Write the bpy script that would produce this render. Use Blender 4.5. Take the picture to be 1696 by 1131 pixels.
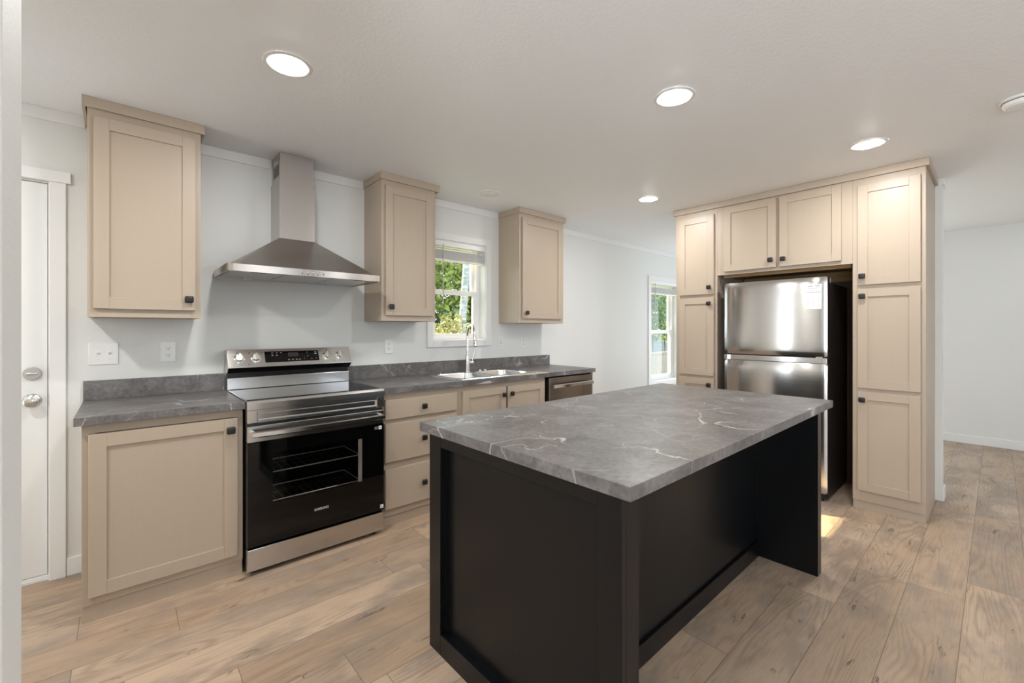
import bpy, bmesh, math, random
from mathutils import Vector, Matrix

for o in list(bpy.data.objects):
    bpy.data.objects.remove(o, do_unlink=True)
S = bpy.context.scene
COL = S.collection
R = math.radians

# ------------------------------------------------------------------ camera, sky, sun, big lights, exposure
CAM_H, FOCAL, YAW, HORIZON = 1.2954, 719.65, 48.18, 545.3
cd = bpy.data.cameras.new('camera')
cd.sensor_width = 36.0
cd.lens = 36.0 * FOCAL / 1696.0
cd.shift_y = -(565.5 - HORIZON) / 1696.0
cd.clip_start = 0.02
cam = bpy.data.objects.new('camera', cd)
COL.objects.link(cam)
cam.location = (0, 0, CAM_H)
cam.rotation_euler = (R(90), 0, R(YAW - 90))
S.camera = cam

S.view_settings.view_transform = 'Standard'
S.view_settings.look = 'None'
S.view_settings.exposure = 0.05
S.view_settings.gamma = 1.0
S.view_settings.use_curve_mapping = False
S.cycles.use_denoising = True
S.cycles.max_bounces = 12
S.cycles.diffuse_bounces = 6
S.cycles.sample_clamp_indirect = 6.0
S.cycles.caustics_reflective = False
S.cycles.caustics_refractive = False

w = bpy.data.worlds.new('sky')
S.world = w
w.use_nodes = True
bgn = w.node_tree.nodes['Background']
bgn.inputs['Color'].default_value = (0.80, 0.90, 1.0, 1)
bgn.inputs['Strength'].default_value = 2.8

def add_sun(direction, strength, color):
    ld = bpy.data.lights.new('sun', 'SUN')
    ld.energy = strength; ld.color = color; ld.angle = R(0.6)
    o = bpy.data.objects.new('sun', ld); COL.objects.link(o)
    o.location = (-2, 9, 8)
    o.rotation_euler = Vector(direction).to_track_quat('-Z', 'Y').to_euler()
add_sun((0.44, -1.0, -0.73), 20.0, (1.0, 0.80, 0.45))

def area(name, loc, rot, sx, sy, power, color, shape='RECTANGLE'):
    ld = bpy.data.lights.new(name, 'AREA')
    ld.shape = shape; ld.size = sx
    if shape == 'RECTANGLE': ld.size_y = sy
    ld.energy = power; ld.color = color
    o = bpy.data.objects.new(name, ld); COL.objects.link(o)
    o.location = loc; o.rotation_euler = rot
    return o
FILL_COOL = (0.90, 0.95, 1.0)
LED = (1.0, 0.98, 0.95)
LED_STRENGTH = 340.0
# added fill lights outside the two invented openings in the wall behind the camera
area('fill_behind', (0.6, -4.40, 1.15), (R(142), 0, R(180)), 2.2, 1.5, 220, FILL_COOL)
area('fill_behind', (4.6, -4.40, 1.15), (R(145), 0, R(180)), 2.2, 1.5, 45, FILL_COOL)
# added fills at invented, unseen openings: left of camera, past the partition, dining side;
# tilted up to brighten the ceiling; the narrow one adds the fridge streak
area('fill_left', (-1.95, -1.50, 1.15), (R(152), 0, R(-90)), 2.2, 1.5, 130, FILL_COOL)
area('fill_utility', (-1.85, 2.68, 1.15), (R(100), 0, R(-90)), 0.20, 1.8, 5.5, FILL_COOL)
area('fill_dining', (7.46, 1.85, 0.95), (R(130), 0, R(90)), 1.8, 1.9, 15, FILL_COOL)
# extra fill discs added at ceiling height out of view, with no fixtures
for p in ((0.6, -0.9, 3), (4.6, -1.6, 2), (5.7, 1.3, 3), (6.3, -0.6, 2), (-0.9, 1.9, 22)):
    area('ceiling_fill', (p[0], p[1], 2.41), (0, 0, 0), 0.14, 0.14, p[2], LED, 'DISK')

# ------------------------------------------------------------------ helpers
W = {}            # world location of every object built here

class MB:
    def __init__(s): s.bm = bmesh.new()
    def box(s, x0, x1, y0, y1, z0, z1, bev=0.0, seg=2):
        x0, x1 = sorted((x0, x1)); y0, y1 = sorted((y0, y1)); z0, z1 = sorted((z0, z1))
        M = Matrix.Translation(((x0+x1)/2, (y0+y1)/2, (z0+z1)/2)) @ Matrix.Diagonal((x1-x0, y1-y0, z1-z0, 1))
        r = bmesh.ops.create_cube(s.bm, size=1, matrix=M)
        if bev > 0:
            es = list({e for v in r['verts'] for e in v.link_edges})
            bmesh.ops.bevel(s.bm, geom=es, offset=bev, segments=seg, affect='EDGES', profile=0.5)
        return s
    def fbox(s, face, a0, a1, z0, z1, o0, o1, bev=0.0, seg=2):
        """box on a vertical face: a along it, o outwards from it"""
        ax, base = face
        if ax == 'Y': return s.box(a0, a1, base-o0, base-o1, z0, z1, bev, seg)
        return s.box(base-o0, base-o1, a0, a1, z0, z1, bev, seg)
    def cyl(s, p0, p1, r0, r1=None, n=24):
        p0, p1 = Vector(p0), Vector(p1); r1 = r0 if r1 is None else r1
        d = p1-p0
        M = Matrix.Translation((p0+p1)/2) @ d.to_track_quat('Z', 'Y').to_matrix().to_4x4()
        bmesh.ops.create_cone(s.bm, cap_ends=True, segments=n, radius1=r0, radius2=r1, depth=d.length, matrix=M)
        return s
    def lathe(s, c, axis, prof, n=40):
        """prof = [(radius, distance along axis)]"""
        q = Vector(axis).to_track_quat('Z', 'Y'); c = Vector(c); rings = []
        for r, h in prof:
            if r < 1e-6: rings.append([s.bm.verts.new(c + q @ Vector((0, 0, h)))])
            else: rings.append([s.bm.verts.new(c + q @ Vector((r*math.cos(2*math.pi*i/n), r*math.sin(2*math.pi*i/n), h))) for i in range(n)])
        for A, B in zip(rings, rings[1:]):
            for i in range(n):
                j = (i+1) % n
                f = [A[i % len(A)], A[j % len(A)], B[j % len(B)], B[i % len(B)]]
                f = list(dict.fromkeys(f))
                if len(f) > 2: s.bm.faces.new(f)
        return s
    def prism(s, pts, axis, t0, t1):
        """closed 2D outline extruded along axis; pts are the other two coordinates in xyz order"""
        def P(p, t):
            return {'x': (t, p[0], p[1]), 'y': (p[0], t, p[1]), 'z': (p[0], p[1], t)}[axis]
        A = [s.bm.verts.new(P(p, t0)) for p in pts]; B = [s.bm.verts.new(P(p, t1)) for p in pts]
        n = len(pts)
        s.bm.faces.new(A); s.bm.faces.new(B[::-1])
        for i in range(n): s.bm.faces.new((A[i], B[i], B[(i+1) % n], A[(i+1) % n]))
        return s
    def tube(s, pts, r, n=14, caps=True):
        pts = [Vector(p) for p in pts]; rings = []
        rr = r if isinstance(r, (list, tuple)) else [r]*len(pts)
        ref = Vector((0.3, 0.9, 0.1)).normalized()
        for i, p in enumerate(pts):
            t = (pts[min(i+1, len(pts)-1)] - pts[max(i-1, 0)]).normalized()
            u = (ref - t*ref.dot(t)).normalized(); v = t.cross(u); ref = u
            rings.append([s.bm.verts.new(p + (u*math.cos(2*math.pi*k/n) + v*math.sin(2*math.pi*k/n))*rr[i]) for k in range(n)])
        for A, B in zip(rings, rings[1:]):
            for k in range(n): s.bm.faces.new((A[k], A[(k+1) % n], B[(k+1) % n], B[k]))
        if caps: s.bm.faces.new(rings[0][::-1]); s.bm.faces.new(rings[-1])
        return s
    def ribbon(s, pts, prof):
        """sweep along x: pts = [(x, dy, dz)], prof = closed [(y, z)]"""
        rings = [[s.bm.verts.new((x, y+dy, z+dz)) for y, z in prof] for x, dy, dz in pts]
        n = len(prof)
        for A, B in zip(rings, rings[1:]):
            for k in range(n): s.bm.faces.new((A[k], A[(k+1) % n], B[(k+1) % n], B[k]))
        s.bm.faces.new(rings[0][::-1]); s.bm.faces.new(rings[-1])
        return s
    def build(s, name, mat, parent=None, smooth=False, loc=None):
        bmesh.ops.recalc_face_normals(s.bm, faces=s.bm.faces)
        vs = s.bm.verts
        lo = Vector((min(v.co.x for v in vs), min(v.co.y for v in vs), min(v.co.z for v in vs)))
        hi = Vector((max(v.co.x for v in vs), max(v.co.y for v in vs), max(v.co.z for v in vs)))
        c = Vector(loc) if loc is not None else (lo+hi)/2
        bmesh.ops.translate(s.bm, verts=s.bm.verts, vec=-c)
        me = bpy.data.meshes.new(name)
        uv = s.bm.loops.layers.uv.new('UVMap')
        for f in s.bm.faces:
            n = f.normal
            k = max(range(3), key=lambda i: abs(n[i]))
            for l in f.loops:
                p = l.vert.co
                l[uv].uv = ((p.y, p.z), (p.x, p.z), (p.x, p.y))[k]
        s.bm.to_mesh(me); s.bm.free()
        me.materials.append(mat)
        if smooth:
            me.polygons.foreach_set('use_smooth', [True]*len(me.polygons))
            try: me.set_sharp_from_angle(angle=R(35))
            except Exception: pass
        o = bpy.data.objects.new(name, me); COL.objects.link(o)
        W[o] = c
        if parent is not None:
            o.parent = parent; o.location = c - W[parent]
        else: o.location = c
        return o

def props(o, label, cat, group=None):
    o['label'] = label; o['category'] = cat
    if group: o['group'] = group
    return o
def thing(name, loc, label, cat, group=None):
    o = bpy.data.objects.new(name, None); COL.objects.link(o)
    o.empty_display_size = 0.05
    o.location = loc; W[o] = Vector(loc)
    return props(o, label, cat, group)
def struct(o):
    o['kind'] = 'structure'; return o
def sempty(name, loc):
    o = bpy.data.objects.new(name, None); COL.objects.link(o)
    o.empty_display_size = 0.05; o.location = loc; W[o] = Vector(loc); o['kind'] = 'structure'
    return o

# ------------------------------------------------------------------ materials
class NB:
    def __init__(s, name):
        s.m = bpy.data.materials.new(name); s.m.use_nodes = True
        s.nt = s.m.node_tree; s.b = s.nt.nodes['Principled BSDF']
    def n(s, t, **kw):
        x = s.nt.nodes.new(t)
        for k, v in kw.items(): setattr(x, k, v)
        return x
    def put(s, sock, v):
        if isinstance(v, bpy.types.NodeSocket): s.nt.links.new(v, sock)
        elif isinstance(v, (tuple, list)) and len(v) == 3 and sock.type == 'RGBA': sock.default_value = (*v, 1)
        else: sock.default_value = v
    def math(s, op, a, b=0.0, c=None):
        x = s.n('ShaderNodeMath', operation=op); s.put(x.inputs[0], a); s.put(x.inputs[1], b)
        if c is not None: s.put(x.inputs[2], c)
        return x.outputs[0]
    def vec(s, x, y, z=0.0):
        c = s.n('ShaderNodeCombineXYZ')
        for i, v in enumerate((x, y, z)): s.put(c.inputs[i], v)
        return c.outputs[0]
    def sep(s, v):
        c = s.n('ShaderNodeSeparateXYZ'); s.put(c.inputs[0], v); return c.outputs
    def scale(s, v, sc):
        x = s.n('ShaderNodeVectorMath', operation='MULTIPLY'); s.put(x.inputs[0], v); x.inputs[1].default_value = sc
        return x.outputs[0]
    def vadd(s, v, a):
        x = s.n('ShaderNodeVectorMath', operation='ADD'); s.put(x.inputs[0], v); s.put(x.inputs[1], a)
        return x.outputs[0]
    def noise(s, v, scale=5, detail=3, rough=0.5, dist=0.0):
        x = s.n('ShaderNodeTexNoise'); s.put(x.inputs['Vector'], v); x.inputs['Scale'].default_value = scale
        x.inputs['Detail'].default_value = detail; x.inputs['Roughness'].default_value = rough; x.inputs['Distortion'].default_value = dist
        return x.outputs['Fac']
    def rand(s, v):
        x = s.n('ShaderNodeTexWhiteNoise', noise_dimensions='3D'); s.put(x.inputs['Vector'], v); return x.outputs['Value']
    def ramp(s, f, stops, interp='LINEAR'):
        x = s.n('ShaderNodeValToRGB'); s.put(x.inputs[0], f); e = x.color_ramp.elements; x.color_ramp.interpolation = interp
        for i, (p, c) in enumerate(stops):
            if i < 2: e[i].position = p
            else: e.new(p)
            e[i].color = (*c, 1) if isinstance(c, tuple) else (c, c, c, 1)
        return x.outputs[0]
    def mix(s, f, a, b, mode='MIX'):
        x = s.n('ShaderNodeMix', data_type='RGBA', blend_type=mode)
        s.put(x.inputs['Factor'], f); s.put(x.inputs['A'], a) if False else s.put(x.inputs[6], a); s.put(x.inputs[7], b)
        return x.outputs[2]
    def smooth(s, v, a, b, o0=0.0, o1=1.0):
        x = s.n('ShaderNodeMapRange', interpolation_type='SMOOTHSTEP'); s.put(x.inputs[0], v)
        for i, q in enumerate((a, b, o0, o1)): x.inputs[i+1].default_value = q
        return x.outputs[0]
    def obj(s): return s.n('ShaderNodeTexCoord').outputs['Object']
    def pos(s): return s.n('ShaderNodeNewGeometry').outputs['Position']
    def bump(s, h, strength, dist=0.002):
        x = s.n('ShaderNodeBump'); x.inputs['Strength'].default_value = strength; x.inputs['Distance'].default_value = dist
        s.put(x.inputs['Height'], h); s.nt.links.new(x.outputs[0], s.b.inputs['Normal'])
    def set(s, **kw):
        names = dict(color='Base Color', rough='Roughness', metal='Metallic', spec='Specular IOR Level', aniso='Anisotropic',
                     anirot='Anisotropic Rotation', coat='Coat Weight', coatr='Coat Roughness', trans='Transmission Weight',
                     emit='Emission Color', emits='Emission Strength', ior='IOR', alpha='Alpha', sss='Subsurface Weight')
        for k, v in kw.items(): s.put(s.b.inputs[names[k]], v)
        return s

def simple(name, color, rough=0.5, **kw):
    return NB(name).set(color=color, rough=rough, **kw).m

def mat_wall(name, color, strength, scale=90):
    b = NB(name)
    h = b.noise(b.pos(), scale, 3, 0.6)
    b.set(color=color, rough=0.55, spec=0.3); b.bump(h, strength, 0.003)
    return b.m
M_WALL = mat_wall('wall_paint', (0.755, 0.765, 0.750), 0.25)
M_CEIL = mat_wall('ceiling_paint', (0.87, 0.895, 0.915), 0.45, 70)
M_TRIM = simple('white_trim_paint', (0.81, 0.81, 0.805), 0.35)
M_VINYL = simple('white_vinyl', (0.86, 0.86, 0.86), 0.3)
M_PLATE = simple('white_plastic', (0.82, 0.82, 0.81), 0.25)
M_DARK = simple('black_void', (0.004, 0.004, 0.004), 0.6)
M_DOORW = simple('white_door_enamel', (0.80, 0.81, 0.80), 0.28)

def mat_cab():
    b = NB('beige_cabinet_paint')
    p = b.obj()
    g = b.noise(b.scale(p, (90, 90, 2.5)), 1.0, 4, 0.6)
    c = b.ramp(g, [(0.3, (0.450, 0.370, 0.290)), (0.7, (0.460, 0.379, 0.298))])
    b.set(color=c, rough=0.38, spec=0.4)
    b.bump(g, 0.03, 0.001)
    return b.m
M_CAB = mat_cab()
M_RAW = simple('raw_board', (0.28, 0.20, 0.13), 0.7)
def mat_cleat():
    b = NB('pine_cleat')
    p = b.obj(); g = b.noise(b.scale(p, (4, 3, 40)), 1.5, 4, 0.6, 0.5)
    b.set(color=b.ramp(g, [(0.3, (0.30, 0.17, 0.07)), (0.7, (0.48, 0.31, 0.15))]), rough=0.7)
    return b.m
M_PINE = mat_cleat()

def mat_black():
    b = NB('black_island_paint')
    p = b.obj(); g = b.noise(b.scale(p, (120, 120, 3.0)), 1.0, 3, 0.6)
    b.set(color=b.ramp(g, [(0.3, (0.0028, 0.0032, 0.0040)), (0.7, (0.0044, 0.0048, 0.0058))]), rough=0.28, spec=0.34)
    return b.m
M_BLACK = mat_black()
M_KNOB = simple('matte_black_metal', (0.008, 0.008, 0.008), 0.42)

def mat_steel(name, col, rough, aniso=0.7, stretch=(1, 1, 300), rot=0.25):
    b = NB(name)
    p = b.obj(); g = b.noise(b.scale(p, stretch), 2.0, 2, 0.6)
    t = b.n('ShaderNodeTangent', direction_type='UV_MAP'); t.uv_map = 'UVMap'
    b.set(color=col, metal=1.0, rough=b.smooth(g, 0.2, 0.8, rough*0.9, rough*1.15), aniso=aniso, anirot=rot)
    b.nt.links.new(t.outputs[0], b.b.inputs['Tangent'])
    return b.m
M_STEEL = mat_steel('brushed_steel', (0.62, 0.60, 0.58), 0.17, 0.55)
M_FRIDGE = mat_steel('fridge_steel', (0.62, 0.60, 0.585), 0.15, 0.8)
M_HOOD = mat_steel('hood_steel', (0.52, 0.48, 0.45), 0.30, 0.6)
M_DWASH = mat_steel('dark_steel', (0.36, 0.33, 0.30), 0.24, 0.6)
M_SINK = mat_steel('sink_steel', (0.72, 0.72, 0.72), 0.22, 0.3, (300, 1, 1))
M_NICKEL = simple('brushed_nickel', (0.62, 0.61, 0.59), 0.22, metal=1.0)
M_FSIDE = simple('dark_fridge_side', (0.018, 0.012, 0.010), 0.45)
M_BGLASS = simple('black_glass', (0.002, 0.002, 0.002), 0.03, spec=0.35)
M_BENAMEL = simple('black_enamel', (0.010, 0.009, 0.009), 0.16)
M_RUBBER = simple('black_plastic', (0.01, 0.01, 0.01), 0.5)
M_CHROME = simple('bright_wire', (0.80, 0.80, 0.80), 0.3, metal=0.45)
M_WIRE = simple('dark_wire', (0.10, 0.10, 0.10), 0.35, metal=0.8)
M_ICON = simple('grey_print', (0.22, 0.21, 0.20), 0.5)
M_SILVER = simple('silver_print', (0.62, 0.62, 0.62), 0.35, metal=0.3)
M_PAPER = simple('white_paper', (0.86, 0.86, 0.84), 0.7)
M_INK = simple('grey_ink', (0.30, 0.30, 0.30), 0.7)
M_SCREEN = simple('dark_display', (0.035, 0.028, 0.030), 0.12)

def mat_tint(name, tint, refl_rough=0.03):
    b = NB(name); nt = b.nt
    tr = b.n('ShaderNodeBsdfTransparent'); tr.inputs[0].default_value = (*tint, 1)
    gl = b.n('ShaderNodeBsdfGlossy'); gl.inputs['Roughness'].default_value = refl_rough; gl.inputs[0].default_value = (1, 1, 1, 1)
    fr = b.n('ShaderNodeFresnel'); fr.inputs['IOR'].default_value = 1.45
    mx = b.n('ShaderNodeMixShader')
    bf = b.n('ShaderNodeNewGeometry').outputs['Backfacing']      # reflect on the outer faces only
    nt.links.new(b.math('MULTIPLY', fr.outputs[0], b.math('SUBTRACT', 1.0, bf)), mx.inputs[0]); nt.links.new(tr.outputs[0], mx.inputs[1]); nt.links.new(gl.outputs[0], mx.inputs[2])
    nt.links.new(mx.outputs[0], nt.nodes['Material Output'].inputs['Surface'])
    return b.m
M_PANE = mat_tint('window_glass', (0.96, 0.98, 0.97))
M_OVENPANE = mat_tint('tinted_oven_glass', (0.80, 0.78, 0.76))

def mat_counter():
    b = NB('dark_stone_laminate')
    p = b.pos()
    n1 = b.noise(p, 7, 5, 0.65, 0.6)
    n2 = b.noise(p, 60, 4, 0.6)
    base = b.ramp(b.math('ADD', b.math('MULTIPLY', n1, 0.6), b.math('MULTIPLY', n2, 0.4)),
                  [(0.34, (0.070, 0.064, 0.063)), (0.50, (0.132, 0.123, 0.121)), (0.68, (0.220, 0.208, 0.205))])
    def vein(off, sc, width, msc, lo, hi):
        q = b.vadd(p, off)
        j = b.noise(q, 14, 3, 0.6)
        q2 = b.vadd(q, b.vec(b.math('MULTIPLY', j, 0.085), b.math('MULTIPLY', j, -0.05), b.math('MULTIPLY', j, 0.06)))
        v = b.noise(q2, sc, 1, 0.4, 0.2)
        d = b.math('ABSOLUTE', b.math('SUBTRACT', v, 0.5))
        line = b.smooth(d, 0.0, width, 1.0, 0.0)
        mask = b.smooth(b.noise(q, msc, 2, 0.5), lo, hi)
        return b.math('MULTIPLY', line, mask)
    v1 = vein((3.1, 1.7, 0.4), 2.3, 0.0055, 2.2, 0.47, 0.60)
    v2 = vein((7.7, 4.2, 2.1), 4.6, 0.0080, 3.4, 0.50, 0.64)
    v = b.math('MINIMUM', b.math('ADD', b.math('MULTIPLY', v1, 0.8), b.math('MULTIPLY', v2, 0.55)), 1.0)
    c = b.mix(v, base, (0.60, 0.58, 0.56))
    b.set(color=c, rough=0.36, spec=0.5)
    b.bump(n2, 0.05, 0.001)
    return b.m
M_TOP = mat_counter()

def mat_floor():
    b = NB('oak_plank_vinyl')
    x, y, z = b.sep(b.pos())
    PW, PL = 0.204, 1.22
    ry = b.math('DIVIDE', b.math('SUBTRACT', y, 0.104), PW)
    row = b.math('FLOOR', ry)
    off = b.math('MULTIPLY', b.rand(b.vec(row, 3.7, 1.1)), PL)
    rx = b.math('DIVIDE', b.math('ADD', x, off), PL)
    colu = b.math('FLOOR', rx)
    pid = b.rand(b.vec(row, colu, 5.5))
    pid2 = b.rand(b.vec(colu, row, 9.2))
    # distance to the nearest seam
    fy = b.math('FRACT', ry); fx = b.math('FRACT', rx)
    dy = b.math('MULTIPLY', b.math('MINIMUM', fy, b.math('SUBTRACT', 1.0, fy)), PW)
    dx = b.math('MULTIPLY', b.math('MINIMUM', fx, b.math('SUBTRACT', 1.0, fx)), PL)
    d = b.math('MINIMUM', dy, dx)
    seam = b.smooth(d, 0.0006, 0.0018, 1.0, 0.0)
    sh = b.math('MULTIPLY', pid, 37.0)
    q = b.vec(b.math('ADD', x, sh), y, sh)
    warp = b.noise(b.scale(q, (2.2, 9, 1)), 1.0, 2, 0.5)
    fine = b.noise(b.scale(q, (7, 160, 1)), 1.0, 3, 0.6, 0.3)
    # cathedral grain: nested bands of a noise stretched along the plank
    cath = b.noise(b.scale(q, (0.75, 5.5, 1)), 1.0, 2, 0.42, 0.4)
    band = b.math('FRACT', b.math('MULTIPLY', cath, 24.0))
    rings = b.math('MULTIPLY', b.smooth(b.math('ABSOLUTE', b.math('SUBTRACT', band, 0.5)), 0.15, 0.5), b.smooth(b.noise(b.scale(q, (1.1, 5, 1)), 1.6, 2, 0.5), 0.35, 0.68))
    cloud = b.noise(b.scale(q, (2.0, 4.5, 1)), 1.3, 4, 0.6)
    light = b.ramp(pid, [(0.0, (0.468, 0.338, 0.236)), (0.35, (0.538, 0.403, 0.295)), (0.7, (0.392, 0.275, 0.189)), (1.0, (0.491, 0.379, 0.287))])
    grey = b.mix(b.smooth(cloud, 0.40, 0.66, 0.0, 0.85), light, (0.292, 0.231, 0.184))
    warm = b.mix(b.math('MULTIPLY', b.smooth(warp, 0.45, 0.75), 0.35), grey, (0.421, 0.279, 0.165))
    g1 = b.mix(b.math('MULTIPLY', rings, 0.42), warm, (0.222, 0.142, 0.092))
    g2 = b.mix(b.smooth(fine, 0.50, 0.85, 0.0, 0.75), g1, (0.234, 0.163, 0.112))
    # knots and checks
    kn = b.noise(b.scale(q, (3.0, 11, 1)), 1.0, 3, 0.6, 1.2)
    knot = b.smooth(kn, 0.66, 0.76, 0.0, 0.75)
    ck = b.math('ABSOLUTE', b.math('SUBTRACT', b.noise(b.scale(q, (2.2, 14, 1)), 1.0, 3, 0.55, 0.4), 0.5))
    ckm = b.smooth(b.noise(b.scale(q, (2.6, 6, 1)), 1.7, 1, 0.5), 0.60, 0.70)
    crack = b.math('MULTIPLY', b.smooth(ck, 0.0, 0.014, 0.85, 0.0), ckm)
    k = b.mix(b.math('MAXIMUM', knot, crack), g2, (0.075, 0.048, 0.032))
    c = b.mix(b.math('MULTIPLY', seam, 0.75), k, (0.09, 0.06, 0.045))
    b.set(color=c, rough=b.smooth(fine, 0.3, 0.8, 0.36, 0.48), spec=0.4)
    b.bump(b.math('SUBTRACT', b.math('MULTIPLY', fine, 0.25), seam), 0.12, 0.0015)
    return b.m
M_FLOOR = mat_floor()

def mat_led():
    b = NB('lit_diffuser'); b.set(color=(0.9, 0.9, 0.9), emit=LED, emits=LED_STRENGTH)
    return b.m
M_LED = mat_led()

# ------------------------------------------------------------------ room shell
YW, CEIL = 3.264, 2.433
XL, XR, YF = -1.6, 7.15, -4.0
def wall_y(x0, x1, y0, y1, openings):
    m = MB(); x = x0
    for a0, a1, z0, z1 in sorted(openings):
        m.box(x, a0, y0, y1, 0, CEIL)
        if z0 > 0: m.box(a0, a1, y0, y1, 0, z0)
        m.box(a0, a1, y0, y1, z1, CEIL)
        x = a1
    m.box(x, x1, y0, y1, 0, CEIL)
    return m
D1 = (-1.14, -0.283, 0.0, 2.057)
W1 = (1.997, 2.583, 1.198, 2.087)
W2 = (5.538, 6.35, 0.55, 1.995)
struct(MB().box(XL-0.2, XR+0.2, YF-0.2, YW+0.16, -0.06, 0.0).build('floor', M_FLOOR))
struct(MB().box(XL-0.2, XR+0.2, YF-0.2, YW+0.16, CEIL, CEIL+0.08).build('ceiling', M_CEIL))
struct(wall_y(XL, XR, YW, YW+0.16, [D1, W1, W2]).build('wall_back', M_WALL))
def wall_x(x0, x1, y0, y1, *ops):
    m = MB(); y = y0
    for a0, a1, z0, z1 in ops:
        m.box(x0, x1, y, a0, 0, CEIL); m.box(x0, x1, a0, a1, z1, CEIL); m.box(x0, x1, a0, a1, 0, z0)
        y = a1
    m.box(x0, x1, y, y1, 0, CEIL)
    return m
struct(wall_x(XL-0.15, XL, YF, YW+0.16, (-2.6, -0.4, 0.65, 2.15), (2.58, 2.78, 0.25, 2.10)).build('wall_left', M_WALL))  # both openings are unseen, added to let the left fills in
struct(wall_x(XR, XR+0.15, YF, YW+0.16, (0.95, 2.75, 0.14, 2.06)).build('wall_right', M_WALL))  # hidden opening added for the dining-side fill
struct(wall_y(XL, XR, YF-0.15, YF, [(-0.5, 1.7, 0.65, 2.15), (3.5, 5.7, 0.65, 2.15)]).build('wall_front', M_WALL))  # unseen openings invented to admit the rear fill lights
# partition beside the camera, and the short wall behind the pantry block
struct(MB().box(XL, -0.090, 0.660, 0.776, 0, CEIL, 0.004).build('wall_near', M_WALL))
struct(MB().box(4.600, 4.735, 0.280, 2.040, 0, CEIL).build('wall_divider', M_WALL))
# flat trim under the ceiling
m = MB()
for a, b_ in ((XL, -0.152), (0.342, 0.740), (0.957, 1.377), (1.873, 2.733), (3.380, XR)):
    m.box(a, b_, YW-0.009, YW, 2.370, CEIL-0.0005, 0.0015)
struct(m.build('trim_1', M_TRIM))
m = MB()
m.box(4.600, 4.747, 0.266, 0.280, 2.385, CEIL-0.0005, 0.0015); m.box(4.735, 4.747, 0.280, 2.04, 2.385, CEIL-0.0005, 0.0015)
struct(m.build('trim_2', M_TRIM))
# baseboards
m = MB(); m.box(-0.222, -0.137, YW-0.012, YW, 0, 0.094, 0.003); m.box(3.448, 7.138, YW-0.012, YW, 0, 0.094, 0.003)
struct(m.build('baseboard_back', M_TRIM))
struct(MB().box(XR-0.012, XR, YF, 0.95, 0, 0.094, 0.003).build('baseboard_right', M_TRIM))
m = MB(); m.box(4.601, 4.747, 0.268, 0.280, 0, 0.094, 0.003); m.box(4.735, 4.747, 0.280, 2.04, 0, 0.094, 0.003)
struct(m.build('baseboard_divider', M_TRIM))

# ---- exterior door
dr = sempty('door_1', (-0.71, YW, 0))
m = MB()
m.box(-0.283, -0.223, YW-0.016, YW, 0, 2.057, 0.002); m.box(-1.20, -1.14, YW-0.016, YW, 0, 2.057, 0.002)
m.box(-1.218, -0.205, YW-0.022, YW, 2.057, 2.116, 0.002)
m.build('casing', M_TRIM, dr)
m = MB(); m.box(-0.2885, -0.2835, YW+0.004, YW+0.15, 0, 2.056); m.box(-1.1395, -1.1345, YW+0.004, YW+0.15, 0, 2.056); m.box(-1.13, -0.289, YW+0.004, YW+0.15, 2.051, 2.056)
m.build('jamb', M_TRIM, dr)
sl = MB().box(-1.132, -0.2925, YW+0.018, YW+0.062, 0.030, 2.047, 0.002).build('slab', M_DOORW, dr)
MB().box(-0.2922, -0.2886, YW+0.032, YW+0.060, 0.03, 2.047).build('weather_strip', M_RUBBER, dr)
m = MB(); m.box(-1.13, -0.289, YW+0.006, YW+0.15, 0.0, 0.016, 0.002); m.box(-1.13, -0.289, YW+0.012, YW+0.10, 0.016, 0.026, 0.002)
m.build('threshold', M_TRIM, dr)
kd = MB().lathe((-0.345, YW+0.018, 1.070), (0, -1, 0), [(0.033, 0), (0.033, 0.006), (0.026, 0.016), (0.0, 0.017)]).build('deadbolt', M_NICKEL, sl, True)
MB().box(-0.367, -0.323, YW-0.018, YW+0.004, 1.063, 1.077, 0.005, 3).build('thumb_turn', M_NICKEL, kd, True)
kd = MB().lathe((-0.345, YW+0.018, 0.932), (0, -1, 0), [(0.034, 0), (0.034, 0.005), (0.026, 0.012), (0.012, 0.016), (0.012, 0.032), (0.022, 0.038), (0.028, 0.050), (0.026, 0.062), (0.016, 0.068), (0, 0.069)]).build('door_knob', M_NICKEL, sl, True)
MB().box(-0.353, -0.337, YW-0.056, YW-0.048, 0.929, 0.935, 0.002).build('lock_button', M_NICKEL, kd, True)
for z in (1.07, 0.932):
    MB().box(-0.2848, -0.2834, YW+0.001, YW+0.03, z-0.03, z+0.03).build('strike_plate', M_NICKEL, dr)

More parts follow.
